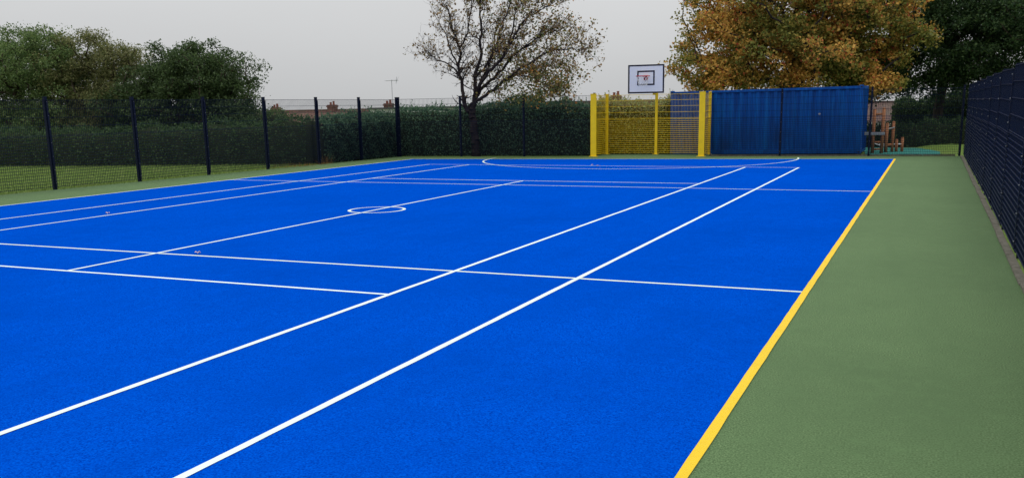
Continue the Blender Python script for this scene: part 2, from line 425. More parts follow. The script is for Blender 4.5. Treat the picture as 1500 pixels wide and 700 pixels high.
fence('mesh_fence', 'long nearly black mesh fence standing on the concrete kerb', [(9.53, v) for v in rys], 1, 0.006, tilt=-0.011, zs=1.035, posth=.975)

# ------------------------------------------------------------------ yellow goal cage with basketball board
goal = thing('goal_cage', 'yellow steel mesh goal cage recessed into the fence below the basketball board', 'goal', (0, 0, 0))
gFL, gFR = (-1.82, 16.69), (1.76, 17.06)
gBL, gBM, gBR = (-1.84, 18.20), (-0.08, 18.25), (1.74, 18.30)
def gpost(p, w, d, h=H+.0, rz=0.05):
    m = MB(); m.box(-w/2, w/2, -d/2, d/2, 0.002, h); m.box(-w/2-.006, w/2+.006, -d/2-.006, d/2+.006, h, h+.02)
    o = bevel(m.build('post', M_yel, goal), 0.006); o.location = (*p, 0); o.rotation_euler.z = rz
    f = MB(); f.box(-w/2-.05, w/2+.05, -d/2-.04, d/2+.04, 0.002, 0.014)
    fo = f.build('base_plate', M_yel, o)
    return o
gpost(gFL, 0.19, 0.08); gpost(gFR, 0.19, 0.08)
gpost(gBL, 0.09, 0.09); gpost(gBM, 0.09, 0.09, H+.02); gpost(gBR, 0.09, 0.09)
def gpanel(a, b):
    v = Vector((b[0]-a[0], b[1]-a[1], 0)); me = mesh_panel(v.length, H-.02, 0.0034, 1.23, 0.04, rail=.0058)
    me.materials.append(M_yel); o = link('mesh_panel', me, None, goal); o.location = (*a, 0); o.rotation_euler.z = math.atan2(v.y, v.x)
gpanel((gFL[0]+.0, gFL[1]+.05), (gBL[0], gBL[1]-.05)); gpanel((gFR[0]+.0, gFR[1]+.05), (gBR[0], gBR[1]-.05))
gpanel((gBL[0]+.05, gBL[1]), (gBM[0]-.05, gBM[1])); gpanel((gBM[0]+.05, gBM[1]), (gBR[0]-.05, gBR[1]))

bb = thing('basketball_board', 'white basketball backboard with black border and red hoop above the yellow goal', 'basketball hoop', (-0.20, 17.32, 2.05), 0.06)
BW, BH = 1.22, 0.93
m = MB(); m.box(-BW/2, BW/2, 0, 0.03, 0, BH); board = bevel(m.build('backboard', M_boardw, bb), 0.004)
def frame(x0, x1, z0, z1, t, name, parent):
    f = MB(); a, b = -0.003, 0.0
    f.box(x0, x1, a, b, z1-t, z1); f.box(x0, x1, a, b, z0, z0+t)
    f.box(x0, x0+t, a, b, z0+t, z1-t); f.box(x1-t, x1, a, b, z0+t, z1-t)
    return f.build(name, M_boardk, parent)
frame(-BW/2+.002, BW/2-.002, .002, BH-.002, 0.05, 'painted_border', board)
frame(-0.30, 0.29, 0.26, 0.735, 0.05, 'target_square', board)
m = MB(); ring_c = Vector((-0.02, -0.38, 0.55))
pts = [ring_c + Vector((math.cos(t)*.225, math.sin(t)*.225, 0)) for t in np.linspace(0, 2*PI, 33)]
m.path(pts, [0.012]*33, 6); ring = m.build('hoop_ring', M_red, bb, True)
m = MB(); m.box(-.07, .07, -.02, -.004, .42, .58); m.box(-.05, .05, -.165, -.02, .53, .56)
for s in (-1, 1): m.add([(s*.045-.006,-.02,.53),(s*.045+.006,-.02,.53),(s*.045+.006,-.15,.53),(s*.045-.006,-.15,.53),(s*.045-.006,-.02,.43),(s*.045+.006,-.02,.43)],
                        [(0,1,2,3),(0,3,4),(1,5,2),(3,2,5,4),(0,4,5,1)])
m.build('hoop_bracket', M_red, bb)
m = MB()
for k in range(12):
    for sgn in (1, -1):
        P = []
        for i in range(5):
            t = 2*PI*(k + sgn*i*0.5)/12; rr = 0.222 - 0.024*i
            P.append(ring_c + Vector((math.cos(t)*rr, math.sin(t)*rr, -.012 - .075*i)))
        m.path(P, [0.0038]*5, 4)
m.build('net', M_net, ring)
m = MB()
for s in (-.22, .22):
    m.tube((s, .03, .25), (0.10, .90, .02), .022, n=8); m.tube((s, .03, .75), (0.10, .92, .12), .018, n=8)
m.box(0.05, 0.17, .86, 1.0, -.05, .16); m.build('support_arm', M_yel, bb)

# ------------------------------------------------------------------ blue shipping container
cont = thing('shipping_container', 'blue corrugated steel shipping container behind the mesh fence', 'container', (0.36, 18.47, -0.03), 0.0)
CL, CWd, CH = 6.2, 2.44, 2.15
cont.rotation_euler.y = -0.009
def corrug(length, z0, z1, depth=0.05, pitch=0.278):
    prof = []; x = 0.0
    while x < length - 1e-6:
        for dx, dy in ((0, 0), (.26, 0), (.5, depth), (.76, depth)):
            xx = x + dx*pitch
            if xx < length: prof.append((xx, dy))
        x += pitch
    prof.append((length, 0)); m = MB(); n = len(prof)
    m.v = [(a, b, z0) for a, b in prof] + [(a, b, z1) for a, b in prof]
    m.f = [(i, i+1, n+i+1, n+i) for i in range(n-1)]
    return m
o = corrug(CL-.24, .15, CH-.10).build('side_wall', M_cont, cont); o.location = (.12, .02, 0)
o = corrug(CL-.24, .15, CH-.10).build('side_wall', M_cont, cont); o.location = (CL-.12, CWd-.02, 0); o.rotation_euler.z = PI
o = corrug(CWd-.24, .15, CH-.10).build('end_wall', M_cont, cont); o.location = (CL-.02, .12, 0); o.rotation_euler.z = PI/2
o = corrug(CWd-.24, .15, CH-.10).build('end_wall', M_cont, cont); o.location = (.02, CWd-.12, 0); o.rotation_euler.z = -PI/2
m = MB(); m.box(.05, CL-.05, .05, CWd-.05, CH-.06, CH-.03); m.build('roof', M_cont, cont)
m = MB(); m.box(.05, CL-.05, .05, CWd-.05, .08, .16); m.build('floor', M_cont, cont)
for yy in (0, CWd-.06):
    for z0, z1, nm in ((0.02, .16, 'bottom_rail'), (CH-.11, CH-.03, 'top_rail')):
        m = MB(); m.box(.12, CL-.12, yy, yy+.06, z0, z1); bevel(m.build(nm, M_cont, cont), .006)
for xx in (0, CL-.06):
    for z0, z1, nm in ((0.02, .16, 'bottom_rail'), (CH-.11, CH-.03, 'top_rail')):
        m = MB(); m.box(xx, xx+.06, .12, CWd-.12, z0, z1); bevel(m.build(nm, M_cont, cont), .006)
for xx in (0, CL-.12):
    for yy in (0, CWd-.12):
        m = MB(); m.box(xx+.003, xx+.117, yy+.003, yy+.117, .12, CH-.12); bevel(m.build('corner_post', M_cont, cont), .01)
        for z in (0, CH-.12):
            m = MB(); m.box(xx-.004, xx+.124, yy-.004, yy+.124, z, z+.12); c_ = bevel(m.build('corner_casting', M_cont, cont), .012)
            h = MB(); h.box(xx+.03, xx+.09, yy-.0055, yy-.0035, z+.04, z+.08); h.build('lashing_hole', M_boardk, c_)
m = MB(); m.tube((4.9, -.02, 1.28), (4.9, .03, 1.28), .03, n=10); m.build('vent', M_metal, cont)
# doors with locking bars on the end beside the play area
for k, yy in enumerate((.45, .95, 1.5, 2.0)):
    m = MB(); m.tube((CL+.02, yy, .12), (CL+.02, yy, CH-.12), .017, n=8); m.build('locking_bar', M_cont, cont)

# ------------------------------------------------------------------ timber play equipment
def pole(parent, x, y, h, r=.06, name='post', lean=0):
    m = MB(); m.tube((x, y, -.05), (x+lean, y, h-.03), r, r*.97, 10, True); m.tube((x+lean, y, h-.03), (x+lean, y, h), r*.97, r*.75, 10, True)
    return m.build(name, M_timber, parent, True)
cf = thing('climbing_frame', 'tall timber climbing frame with grey board between two posts', 'climbing frame', (6.98, 19.7, -.02))
pole(cf, -.13, 0, 1.43, .055); pole(cf, .15, 0, 1.47, .055)
for z, nm in ((1.25, 'rung'), (.35, 'rung'), (.12, 'rung')):
    m = MB(); m.tube((-.17, 0, z), (.19, 0, z+.03), .035, n=8); m.build(nm, M_timber, cf, True)
m = MB(); m.box(-.45, .22, -.075, -.045, .60, .70); m.build('grey_board', M_metal, cf)
cf2 = thing('climbing_frame', 'lower timber frame with a steel bar and rope beside the tall climbing frame', 'climbing frame', (7.28, 20.3, -.02))
pole(cf2, -.05, 0, .98, .055); pole(cf2, .14, .25, 1.02, .05)
m = MB(); m.tube((-.25, -.02, .72), (.18, .2, .82), .022, n=8); m.build('steel_bar', M_metal, cf2)
m = MB(); m.tube((-.05, 0, .25), (.14, .25, .25), .04, n=8); m.build('rung', M_timber, cf2)
m = MB(); m.path([(-.4, -.05, .3), (-.2, 0, .22), (0, .02, .2)], [.016]*3); m.build('rope', M_net, cf2)
bp = thing('balance_posts', 'pair of short timber posts joined by a pale bar on the teal surface', 'play posts', (7.62, 20.8, -.02))
pole(bp, -.08, 0, .42, .05); pole(bp, .1, .06, .48, .05)
m = MB(); m.tube((-.62, -.1, .25), (.12, .06, .26), .02, n=8); m.build('bar', M_net, bp)
# low grassy hump behind the play surface
m = MB(); N = 20
m.v = [(9.3 + 1.5*math.cos(2*PI*k/N)*r, 23.9 + 1.2*math.sin(2*PI*k/N)*r, -.06 + .16*(1 - r*r) + random.uniform(-.015, .015)) for r in (0.01, .25, .5, .75, 1.0) for k in range(N)]
m.f = [(a*N+k, (a+1)*N+k, (a+1)*N+(k+1) % N, a*N+(k+1) % N) for a in range(4) for k in range(N)]
tag(m.build('mound', M_lawn, smooth=True), kind='structure')

# ------------------------------------------------------------------ foliage builders
def leaf_mesh(name, centers, size, up=0.35, squash=0.6):
    """one folded four-corner leaf per centre"""
    n = len(centers)
    d = rng.normal(size=(n, 3)); d /= np.linalg.norm(d, axis=1)[:, None]
    nrm = rng.normal(size=(n, 3)); nrm[:, 2] += up*3; nrm -= (nrm*d).sum(1)[:, None]*d
    nrm /= np.linalg.norm(nrm, axis=1)[:, None]
    s = np.cross(nrm, d)
    L = (size*rng.uniform(.6, 1.3, n))[:, None]; w = L*squash
    v = np.empty((n, 4, 3), np.float32)
    v[:, 0] = centers - d*L*.5; v[:, 2] = centers + d*L*.5
    v[:, 1] = centers + s*w*.5 + nrm*L*.12 + d*L*.05; v[:, 3] = centers - s*w*.5 + nrm*L*.12 + d*L*.05
    me = bpy.data.meshes.new(name)
    me.vertices.add(4*n); me.vertices.foreach_set('co', v.ravel())
    me.loops.add(4*n); me.loops.foreach_set('vertex_index', np.arange(4*n, dtype=np.int32))
    me.polygons.add(n); me.polygons.foreach_set('loop_start', np.arange(0, 4*n, 4, dtype=np.int32))
    me.update(calc_edges=True); me.validate()
    return me
def tubes_mesh(name, segs, n=6):
    """segs: (a, b, ra, rb) arrays -> one mesh of tapered tubes"""
    a = np.array([s[0] for s in segs], float); b = np.array([s[1] for s in segs], float)
    ra = np.array([s[2] for s in segs]); rb = np.array([s[3] for s in segs])
    d = b - a; d /= np.linalg.norm(d, axis=1)[:, None] + 1e-9
    ref = np.where(abs(d[:, 2:3]) < .9, np.array([[0, 0, 1.]]), np.array([[1., 0, 0]]))
    x = np.cross(d, ref); x /= np.linalg.norm(x, axis=1)[:, None]; yv = np.cross(d, x)
    t = 2*PI*np.arange(n)/n; k = len(segs)
    cs, sn = np.cos(t)[None, :, None], np.sin(t)[None, :, None]
    ringA = a[:, None] + (x[:, None]*cs + yv[:, None]*sn)*ra[:, None, None]
    ringB = b[:, None] + (x[:, None]*cs + yv[:, None]*sn)*rb[:, None, None]
    v = np.concatenate([ringA, ringB], 1).astype(np.float32)
    i = np.arange(n); base = np.stack([i, (i+1) % n, n+(i+1) % n, n+i], 1)
    f = (base[None] + (np.arange(k)*2*n)[:, None, None]).reshape(-1, 4).astype(np.int32)
    me = bpy.data.meshes.new(name)
    me.vertices.add(v.shape[0]*2*n); me.vertices.foreach_set('co', v.ravel())
    me.loops.add(f.size); me.loops.foreach_set('vertex_index', f.ravel())
    me.polygons.add(len(f)); me.polygons.foreach_set('loop_start', np.arange(0, f.size, 4, dtype=np.int32))
    me.update(calc_edges=True); me.polygons.foreach_set('use_smooth', [True]*len(f))
    return me
def skeleton(trunk, tips, r_tip=0.012, expo=0.46, bend=0.12, min_z=None):
    """joins every bough tip to the nearest fitting point of the growing tree; pipe-model radii"""
    nodes = [np.array(p, float) for p in trunk]; par = [-1] + list(range(len(trunk)-1))
    top = nodes[-1]
    order = np.argsort([np.linalg.norm(t - top) for t in tips]); tip_idx = []
    first_ok = max(1, len(trunk)//2)
    for i in order:
        t = tips[i]; N = np.array(nodes)
        d = np.linalg.norm(N - t, axis=1); pen = np.maximum(0, N[:, 2] - t[2] + .1)*1.3
        cost = d + pen; cost[:first_ok] += 50
        j = int(np.argmin(cost)); a = nodes[j]; L = np.linalg.norm(t - a)
        k = max(2, int(L/0.45)); prev = j
        side = rng.normal(size=3)*L*bend; side[2] = abs(side[2])*.3 - L*.03
        for q in range(1, k+1):
            s = q/k; p = a + (t - a)*s + side*math.sin(PI*s) + (rng.normal(size=3)*.03 if q < k else 0)
            nodes.append(p); par.append(prev); prev = len(nodes)-1
        tip_idx.append(prev)
    load = np.zeros(len(nodes)); load[tip_idx] += 1
    for i in range(len(nodes)-1, 0, -1): load[par[i]] += load[i]
    rad = r_tip*np.maximum(load, .6)**expo
    return nodes, par, rad
def clumps(ells, n, bough=7):
    """bough pads inside a union of ellipsoids, weighted to the outer shells; each pad holds several leaf clumps"""
    out = []; tot = sum(e[3]*e[4]*e[5] for e in ells)
    for (cx, cy, cz, rx, ry, rz) in ells:
        k = max(2, int(n/bough*rx*ry*rz/tot))
        d = rng.normal(size=(k, 3)); d /= np.linalg.norm(d, axis=1)[:, None]
        r = rng.uniform(.2, 1.0, k)**.5
        pads = np.array([cx, cy, cz]) + d*r[:, None]*np.array([rx, ry, rz])*.92
        for p, dd in zip(pads, d):
            q = max(3, int(rng.normal(bough, bough*.3))); sz = rng.uniform(.35, .62)*(rx*ry*rz)**(1/3)/2.2*1.25
            e = np.clip(rng.normal(size=(q, 3)), -1.6, 1.6)*np.array([sz, sz, sz*.42])
            e[:, 2] -= .25*(e[:, 0]*dd[0] + e[:, 1]*dd[1])
            out.append(p + e)
    return np.concatenate(out)
def tree(name, label, base, trunk, ells, n_clump, per, spread, leaf, mat, bark_m, r_tip=.014, squash=.62, group=None, bough=7, expo=.46):
    global rng
    rng = np.random.default_rng(int(abs(base[0])*1000) + 11)
    root = thing(name, label, 'tree', base, 0, group)
    B = np.array(base); tips = clumps(ells, n_clump, bough) - B
    tr = [np.array(p) - B for p in trunk]
    nodes, par, rad = skeleton(tr, tips, r_tip, expo)
    segs = [(nodes[par[i]], nodes[i], rad[par[i]] if i < len(tr) or rad[par[i]] < rad[i]*1.6 else rad[i]*1.25, rad[i]) for i in range(1, len(nodes))]
    r0 = segs[0]; segs[0] = (r0[0], r0[1], r0[2]*1.35, r0[3])
    link('trunk', tubes_mesh('trunk', segs, 7), bark_m, root)
    cs = []
    for t in tips:
        k = int(per*rng.uniform(.5, 1.5)); s = spread*rng.uniform(.7, 1.3)
        dd = rng.normal(size=(k, 3)); dd /= np.linalg.norm(dd, axis=1)[:, None]
        c = t + dd*(rng.uniform(0, 1, k)**.5)[:, None]*np.array([s, s, s*.66])*1.75; c[:, 2] -= rng.uniform(0, .15)*s; cs.append(c)
    # some leaves along the finer boughs too
    thin = [i for i in range(len(tr), len(nodes)) if rad[i] < r_tip*2.2]
    pick = rng.choice(thin, size=min(len(thin)*3, 60000)) if thin else []
    cs.append(np.array([nodes[i] for i in pick]) + rng.normal(size=(len(pick), 3))*spread*.45)
    cr = link('crown', leaf_mesh('crown', np.concatenate(cs), leaf, squash=squash), mat, root)
    return root

# ---- trees beyond the lawn
tree('leafy_tree', 'pale green broadleaf tree, tallest of those beyond the lawn', (-24.6, 14.2, -.05),
     [(-24.6,14.2,-.05), (-24.5,14.2,.8), (-24.7,14.2,1.5), (-24.5,14.1,2.2)],
     [(-25.0,14.2,3.6,2.3,1.8,1.6), (-23.4,13.6,3.6,1.5,1.4,1.1), (-22.6,13.9,2.4,1.4,1.2,.9), (-27.2,14.4,3.3,1.8,1.7,1.6), (-24.4,14.0,4.7,1.0,1.0,.5), (-25.8,13.6,1.9,2.2,1.5,.9), (-24.2,13.4,1.5,2.0,1.2,.8), (-27.8,13.6,1.6,1.6,1.2,.9)],
     620, 120, .27, .085, M_leaf_pale, M_bark, bough=4)
tree('leafy_tree', 'olive brown thin-leaved tree between the pale and the dark green trees', (-21.0, 14.6, -.05),
     [(-21.0,14.6,-.05), (-21.0,14.6,.9), (-20.9,14.6,1.7), (-21.0,14.5,2.5)],
     [(-21.1,14.6,3.9,1.5,1.4,1.2), (-20.1,14.4,4.1,.9,.9,.5), (-22.7,14.2,3.9,1.0,1.0,.8), (-22.9,14.0,2.9,1.0,1.0,.7), (-22.0,14.2,3.0,1.3,1.2,1.2), (-20.3,14.2,2.6,1.3,1.1,1.0), (-21.4,13.8,1.6,1.9,1.2,.9)],
     460, 115, .25, .075, M_leaf_olive, M_bark, bough=4)
tree('leafy_tree', 'dark green bushy rounded tree nearest the brick terrace roof beyond the lawn', (-16.3, 14.2, -.05),
     [(-16.3,14.2,-.05), (-16.3,14.2,.7), (-16.4,14.2,1.3), (-16.2,14.2,1.9)],
     [(-16.2,14.2,3.0,2.0,1.6,1.25), (-18.2,14.4,2.8,1.5,1.4,1.2), (-15.5,14.2,2.1,1.2,1.2,1.1), (-16.2,14.2,3.65,.9,.8,.5), (-14.7,14.1,1.8,1.0,.9,.9), (-15.3,14.1,2.8,1.0,1.0,.8), (-16.5,13.4,1.6,2.6,1.2,.9), (-19.2,13.9,1.8,1.6,1.2,1.1), (-17.4,14.0,3.6,1.2,1.2,.6)],
     760, 115, .25, .085, M_leaf_oak, M_bark, bough=4)
tree('leafy_tree', 'large green tree at the far corner of the lawn', (-31.5, 15.5, -.3),
     [(-31.5,15.5,-.3), (-31.5,15.5,.9), (-31.4,15.5,1.9)], [(-31.5,15.5,3.6,2.4,2.0,1.8), (-30.2,15.2,2.0,1.8,1.6,1.1)],
     200, 80, .3, .09, M_leaf_dark, M_bark)
# ---- autumn maple and dark trees at the goal end
tree('maple_tree', 'big maple turning golden brown above the blue container', (3.5, 26.5, -.2),
     [(3.5,26.5,-.2), (3.5,26.5,.9), (3.4,26.5,1.8), (3.5,26.4,2.8), (3.6,26.4,3.8)],
     [(3.5,26.5,5.6,4.2,3.6,2.9), (0.9,26.0,4.2,2.5,2.4,1.9), (5.9,26.2,4.5,2.2,2.4,1.6), (3.4,24.6,3.6,3.4,1.8,1.3), (-0.2,26.2,2.9,1.4,1.4,.8), (7.3,26.0,4.4,1.1,1.3,.8), (4.8,25.6,2.6,3.2,2.0,.7), (1.4,25.4,2.5,2.2,1.8,.6), (6.6,25.4,2.5,1.7,1.4,.45)],
     1250, 100, .29, .11, M_leaf_maple, M_bark_dark, squash=.85)
tree('broadleaf_tree', 'dark green tree with a bare trunk behind the play area', (8.75, 31.5, -.6),
     [(8.75,31.5,-.6), (8.75,31.5,.5), (8.8,31.5,1.4), (8.9,31.5,2.4), (9.2,31.5,3.4)],
     [(9.4,31.5,5.4,3.2,2.8,2.8), (8.4,30.6,3.2,2.6,2.2,1.2), (12.3,31.0,4.4,2.6,2.4,2.6), (10.8,30.0,2.4,2.4,1.8,1.0), (6.8,30.0,2.75,2.6,1.6,.75), (6.4,29.4,2.1,1.5,1.1,.5), (7.5,29.4,1.95,1.3,1.0,.45), (6.9,30.4,2.3,1.6,1.0,.5), (8.6,29.6,2.3,1.8,1.3,.7), (10.6,29.2,3.4,2.2,1.6,1.2), (7.6,30.4,5.2,2.4,2.0,1.8), (10.4,30.2,6.0,2.6,2.2,1.8), (6.2,31.0,3.6,2.0,1.8,1.2)],
     1000, 120, .34, .115, M_leaf_deep, M_bark, r_tip=.0085, bough=5)
tree('broadleaf_tree', 'dark green tree overhanging the long nearly black fence', (14.6, 27.5, -.1),
     [(14.6,27.5,-.1), (14.6,27.5,1.0), (14.5,27.5,2.2), (14.4,27.4,3.4)],
     [(13.6,27.4,5.4,3.0,2.8,2.6), (12.6,26.8,3.0,2.0,1.9,1.3), (16.2,26.5,4.4,2.8,2.6,2.8), (12.0,26.6,2.0,1.6,1.5,.9)],
     700, 120, .34, .11, M_leaf_deep, M_bark)

# ---- windswept, half-bare tree between fence and hedge
def bare_tree():
    global rng
    rng = np.random.default_rng(5)
    base = np.array((-6.42, 16.98, -.05))
    root = thing('bare_tree', 'windswept half-bare tree with a forked dark trunk and withered leaves', 'tree', tuple(base))
    def P(u, v, dy=0.0):
        """photo position on the tree's own plane, dy metres deeper"""
        d = F_ + R_*((u-750)/1367.26) - U_*((v-456)/1367.26)
        c = Vector((8.6022, -13.6852, 1.6768)); k = (16.98 + dy - c.y)/d.y
        p = c + d*k; return np.array(p) - base
    segs = []; leaves = []; ends = []
    def limb(pts, r0, r1, depth=0):
        n = len(pts)
        # catmull-rom resample
        Q = [pts[0]] + list(pts) + [pts[-1] + (pts[-1]-pts[-2])]
        S = []
        for i in range(1, len(Q)-2):
            for s in np.linspace(0, 1, 5)[:-1]:
                a, b, c, d = Q[i-1], Q[i], Q[i+1], Q[i+2]
                S.append(.5*((2*b) + (c-a)*s + (2*a-5*b+4*c-d)*s*s + (3*b-a-3*c+d)*s**3))
        S.append(np.array(pts[-1])); S = np.array(S)
        S[1:-1] += rng.normal(size=S[1:-1].shape)*min(.02, r0*.5)
        R = np.linspace(r0, r1, len(S))
        for i in range(len(S)-1): segs.append((S[i], S[i+1], R[i]*1.02, R[i+1]))
        return S, R
    def twig(p, d, L, r, depth):
        k = 5; pts = [p]; dd = d.copy()
        for i in range(k):
            dd = dd + rng.normal(size=3)*.17 + np.array([.035, 0, .055]); dd /= np.linalg.norm(dd)
            pts.append(pts[-1] + dd*L/k)
        for i in range(k): segs.append((pts[i], pts[i+1], r*(1-.14*i), r*(1-.14*(i+1))))
        if depth > 0:
            for q in range(rng.integers(3, 6)):
                i = rng.integers(1, k+1); sd = rng.normal(size=3)*.75 + dd*1.0; sd /= np.linalg.norm(sd)
                twig(pts[i], sd, L*rng.uniform(.45, .75), max(.0035, r*.5), depth-1)
        else:
            ends.append((pts[-1], pts[-3], pts[2]))
    trunk, tR = limb([P(697,230), P(696,205), P(694,182), P(692,166), P(694,152)], .145, .115)
    limb([P(700,236), P(697,222)], .19, .14)
    mains = [
     ([P(692,170), P(683,160,-.1), P(679,143,-.1), P(677,122,-.1), P(672,98,-.1), P(673,72,-.2), P(664,46,-.2), P(654,8,-.3)], .085, .018),
     ([P(677,122,-.1), P(668,104,-.2), P(653,92,-.3), P(640,88,-.4), P(628,82,-.4)], .04, .010),
     ([P(672,98,-.1), P(660,75,.1), P(652,50,.2), P(640,28,.2)], .034, .009),
     ([P(673,72,-.2), P(684,50,-.2), P(690,20,-.3), P(692,-8,-.3)], .034, .010),
     ([P(694,155), P(696,136), P(696,115,.1), P(703,85,.2), P(705,50,.3), P(703,15,.3), P(708,-12,.3)], .085, .018),
     ([P(696,115,.1), P(712,96,.1), P(727,70,.1), P(735,40,.0), P(748,5,-.1)], .05, .014),
     ([P(696,136), P(712,110,-.2), P(730,92,-.3), P(745,68,-.3), P(762,38,-.3), P(790,16,-.4), P(806,10,-.4)], .07, .010),
     ([P(745,68,-.3), P(752,40,-.1), P(756,12,.0), P(766,-10,.1)], .035, .010),
     ([P(696,145), P(708,128,.2), P(730,108,.3), P(752,82,.4), P(778,62,.4), P(800,48,.5), P(822,44,.5)], .07, .012),
     ([P(697,150), P(712,140,-.1), P(732,124,-.2), P(752,108,-.3), P(778,92,-.3), P(806,76,-.3), P(838,72,-.3), P(852,78,-.3)], .065, .010),
     ([P(732,124,-.2), P(752,112,.2), P(776,104,.4), P(800,96,.5), P(826,100,.5)], .036, .010),
     ([P(752,108,-.3), P(772,112,-.5), P(792,120,-.6), P(808,128,-.6)], .03, .010),
     ([P(696,140), P(706,118,.5), P(716,90,.7), P(724,60,.9), P(728,30,.9)], .05, .012)]
    for pts, r0, r1 in mains:
        S, R = limb(pts, r0, r1)
        n = len(S)
        for i in range(3, n):
            f = i/n
            for _ in range(3 if f > .35 else 2):
                if rng.random() < .25 + .6*f:
                    d = S[min(i+1, n-1)] - S[i-1]; d /= np.linalg.norm(d)+1e-9
                    sd = d*.8 + rng.normal(size=3)*.62 + np.array([.06, 0, .2]); sd /= np.linalg.norm(sd)
                    twig(S[i], sd, rng.uniform(.35, .75), max(.006, R[i]*.42), 2 if f > .3 else 1)
    link('trunk', tubes_mesh('trunk', segs, 6), M_bark_dark, root)
    # withered leaves at the twig ends, more of them on the lee side; low on the lee side they are still green
    A, Bc = [], []
    for e, m_, s_ in ends:
        lee = np.clip((e[0] + .3)/3.2, 0, 1); low = np.clip((3.3 - e[2])/1.8, 0, 1)
        k = rng.poisson(.8 + .8*lee)
        for _ in range(k):
            t = rng.random(); A.append(e*t + m_*(1-t) + rng.normal(size=3)*.03)
        kk = rng.poisson(6*lee*(.15+low))
        for _ in range(kk):
            t = rng.random(); Bc.append(e*t + s_*(1-t) + rng.normal(size=3)*.13)
    link('withered_leaves', leaf_mesh('withered_leaves', np.array(A), .085, up=.0, squash=.7), M_leaf_bare, root)
    # hanging leafy boughs on the lee side
    for (u, v, dy, n_, s) in [(745,120,-.2,260,.22),(765,100,.2,260,.24),(785,118,-.4,320,.24),(800,105,.3,260,.22),(770,138,-.4,320,.24),(795,140,-.5,220,.2),(750,85,.3,200,.25),(815,125,-.3,160,.2),(735,140,.2,160,.2),(785,80,.3,200,.25),(720,105,.6,120,.25)]:
        c = P(u, v, dy); Bc += list(c + rng.normal(size=(int(n_*.75), 3))*np.array([s*1.15, s, s*.85]))
    link('crown', leaf_mesh('crown', np.array(Bc), .085, up=.15, squash=.75), M_leaf_yel, root)
bare_tree()

# ---- hedges
def hedge(name, label, pts, width, heights, n_leaf, mat, leaf=.075, wild=.10, z0=-.05, wisps=0):
    """pts: centre line; heights at those points"""
    base = (*pts[0], z0); root = thing(name, label, 'hedge', base)
    P_ = np.array(pts, float); seg = np.linalg.norm(np.diff(P_, axis=0), axis=1); cum = np.concatenate([[0], np.cumsum(seg)]); T = cum[-1]
    def at(t):
        i = min(len(seg)-1, np.searchsorted(cum, t, side='right')-1); f = (t - cum[i])/seg[i]
        p = P_[i]*(1-f) + P_[i+1]*f; d = (P_[i+1]-P_[i])/seg[i]
        return p - np.array(base[:2]), np.array([-d[1], d[0]]), heights[i]*(1-f) + heights[i+1]*f
    m = MB(); K = max(4, int(T/.35)); prof = 9
    ph = rng.uniform(0, 6, 4)
    def lump(t): return .06*math.sin(t*2.3+ph[0]) + .05*math.sin(t*5.1+ph[1]) + .03*math.sin(t*11+ph[2])
    for k in range(K+1):
        p, nr, h = at(T*k/K); h = h + lump(T*k/K)*wild*10 - .06
        for j in range(prof):
            a = PI*j/(prof-1); cx = -math.cos(a); sz = math.sin(a)**.22
            off = cx*width*.40*(1 + .08*math.sin(k*1.7+j)); z = h*sz if 0 < j < prof-1 else -.05
            m.v.append((p[0]+nr[0]*off, p[1]+nr[1]*off, z))
    m.f = [(k*prof+j, (k+1)*prof+j, (k+1)*prof+j+1, k*prof+j+1) for k in range(K) for j in range(prof-1)]
    m.f += [tuple(range(prof)), tuple(reversed(range(K*prof, K*prof+prof)))]
    m.build('twiggy_core', M_core, root, True)
    C = []
    ts = rng.uniform(0, T, n_leaf); aa = rng.uniform(0, 1, n_leaf)
    for t, a in zip(ts, aa):
        p, nr, h = at(t); h = h + lump(t)*wild*10 + .05*math.sin(t*23) * wild*10*.4
        if a < .40: off, z = -width*.5, h*rng.random()
        elif a < .6: off, z = width*.5, h*rng.random()
        else:
            c_ = rng.uniform(-1, 1); off, z = width*.5*c_, h
            h = z = h*(1 - .22*abs(c_)**4)
        q = abs(off)/(width*.5); z2 = z
        if z > h*.85: off *= 1 - .18*(z/h - .85)/.15
        b = .05 + .05*math.sin(t*7.3+z*5)
        sgn = 1 if off >= 0 else -1
        off += sgn*(b - .03) + rng.normal()*.05; z2 += abs(rng.normal())*wild*.7 if z == h else rng.normal()*.03
        C.append((p[0]+nr[0]*off, p[1]+nr[1]*off, max(.02, z2)))
    for _ in range(wisps):
        t = rng.uniform(0, T); p, nr, h = at(t); off = rng.uniform(-.4, .4)*width; x = rng.normal(size=2)*.04
        L = rng.uniform(.12, .38)
        for s in np.linspace(0, 1, 9): C.append((p[0]+nr[0]*off+x[0]*s*2, p[1]+nr[1]*off+x[1]*s*2, h+lump(t)*wild*10 + L*s))
    link('foliage', leaf_mesh('foliage', np.array(C), leaf, up=.25), mat, root)
    return root
def off_f(x, o): return fence_y(x) + o
hedge('hedge', 'long dark green clipped hedge behind the fence and the bare tree', [(-10.0, off_f(-10.0, 1.5)), (-8.0, off_f(-8, 1.55)), (-6.0, off_f(-6, 1.6)), (-4, off_f(-4, 1.6)), (-2.15, off_f(-2.15, 1.6))],
      1.1, [1.62, 1.68, 1.75, 1.78, 1.76], 17000, M_leaf_hedge, wisps=70)
hedge('hedge', 'browning hedge seen through the yellow goal mesh', [(-2.5, 19.35), (-1.0, 19.4), (0.15, 19.45)], .95, [1.80, 1.78, 1.80], 6000, M_leaf_hedgebrown, wisps=30)
hedge('hedge', 'dark hedge hugging the fence between lawn corner and bare tree', [(fence_x(12.1)-.75, 12.1), (fence_x(14)-.75, 14.0), (fence_x(16.4)-.8, 16.4)], 1.0, [1.42, 1.48, 1.58], 9000, M_leaf_hedge, wisps=40)
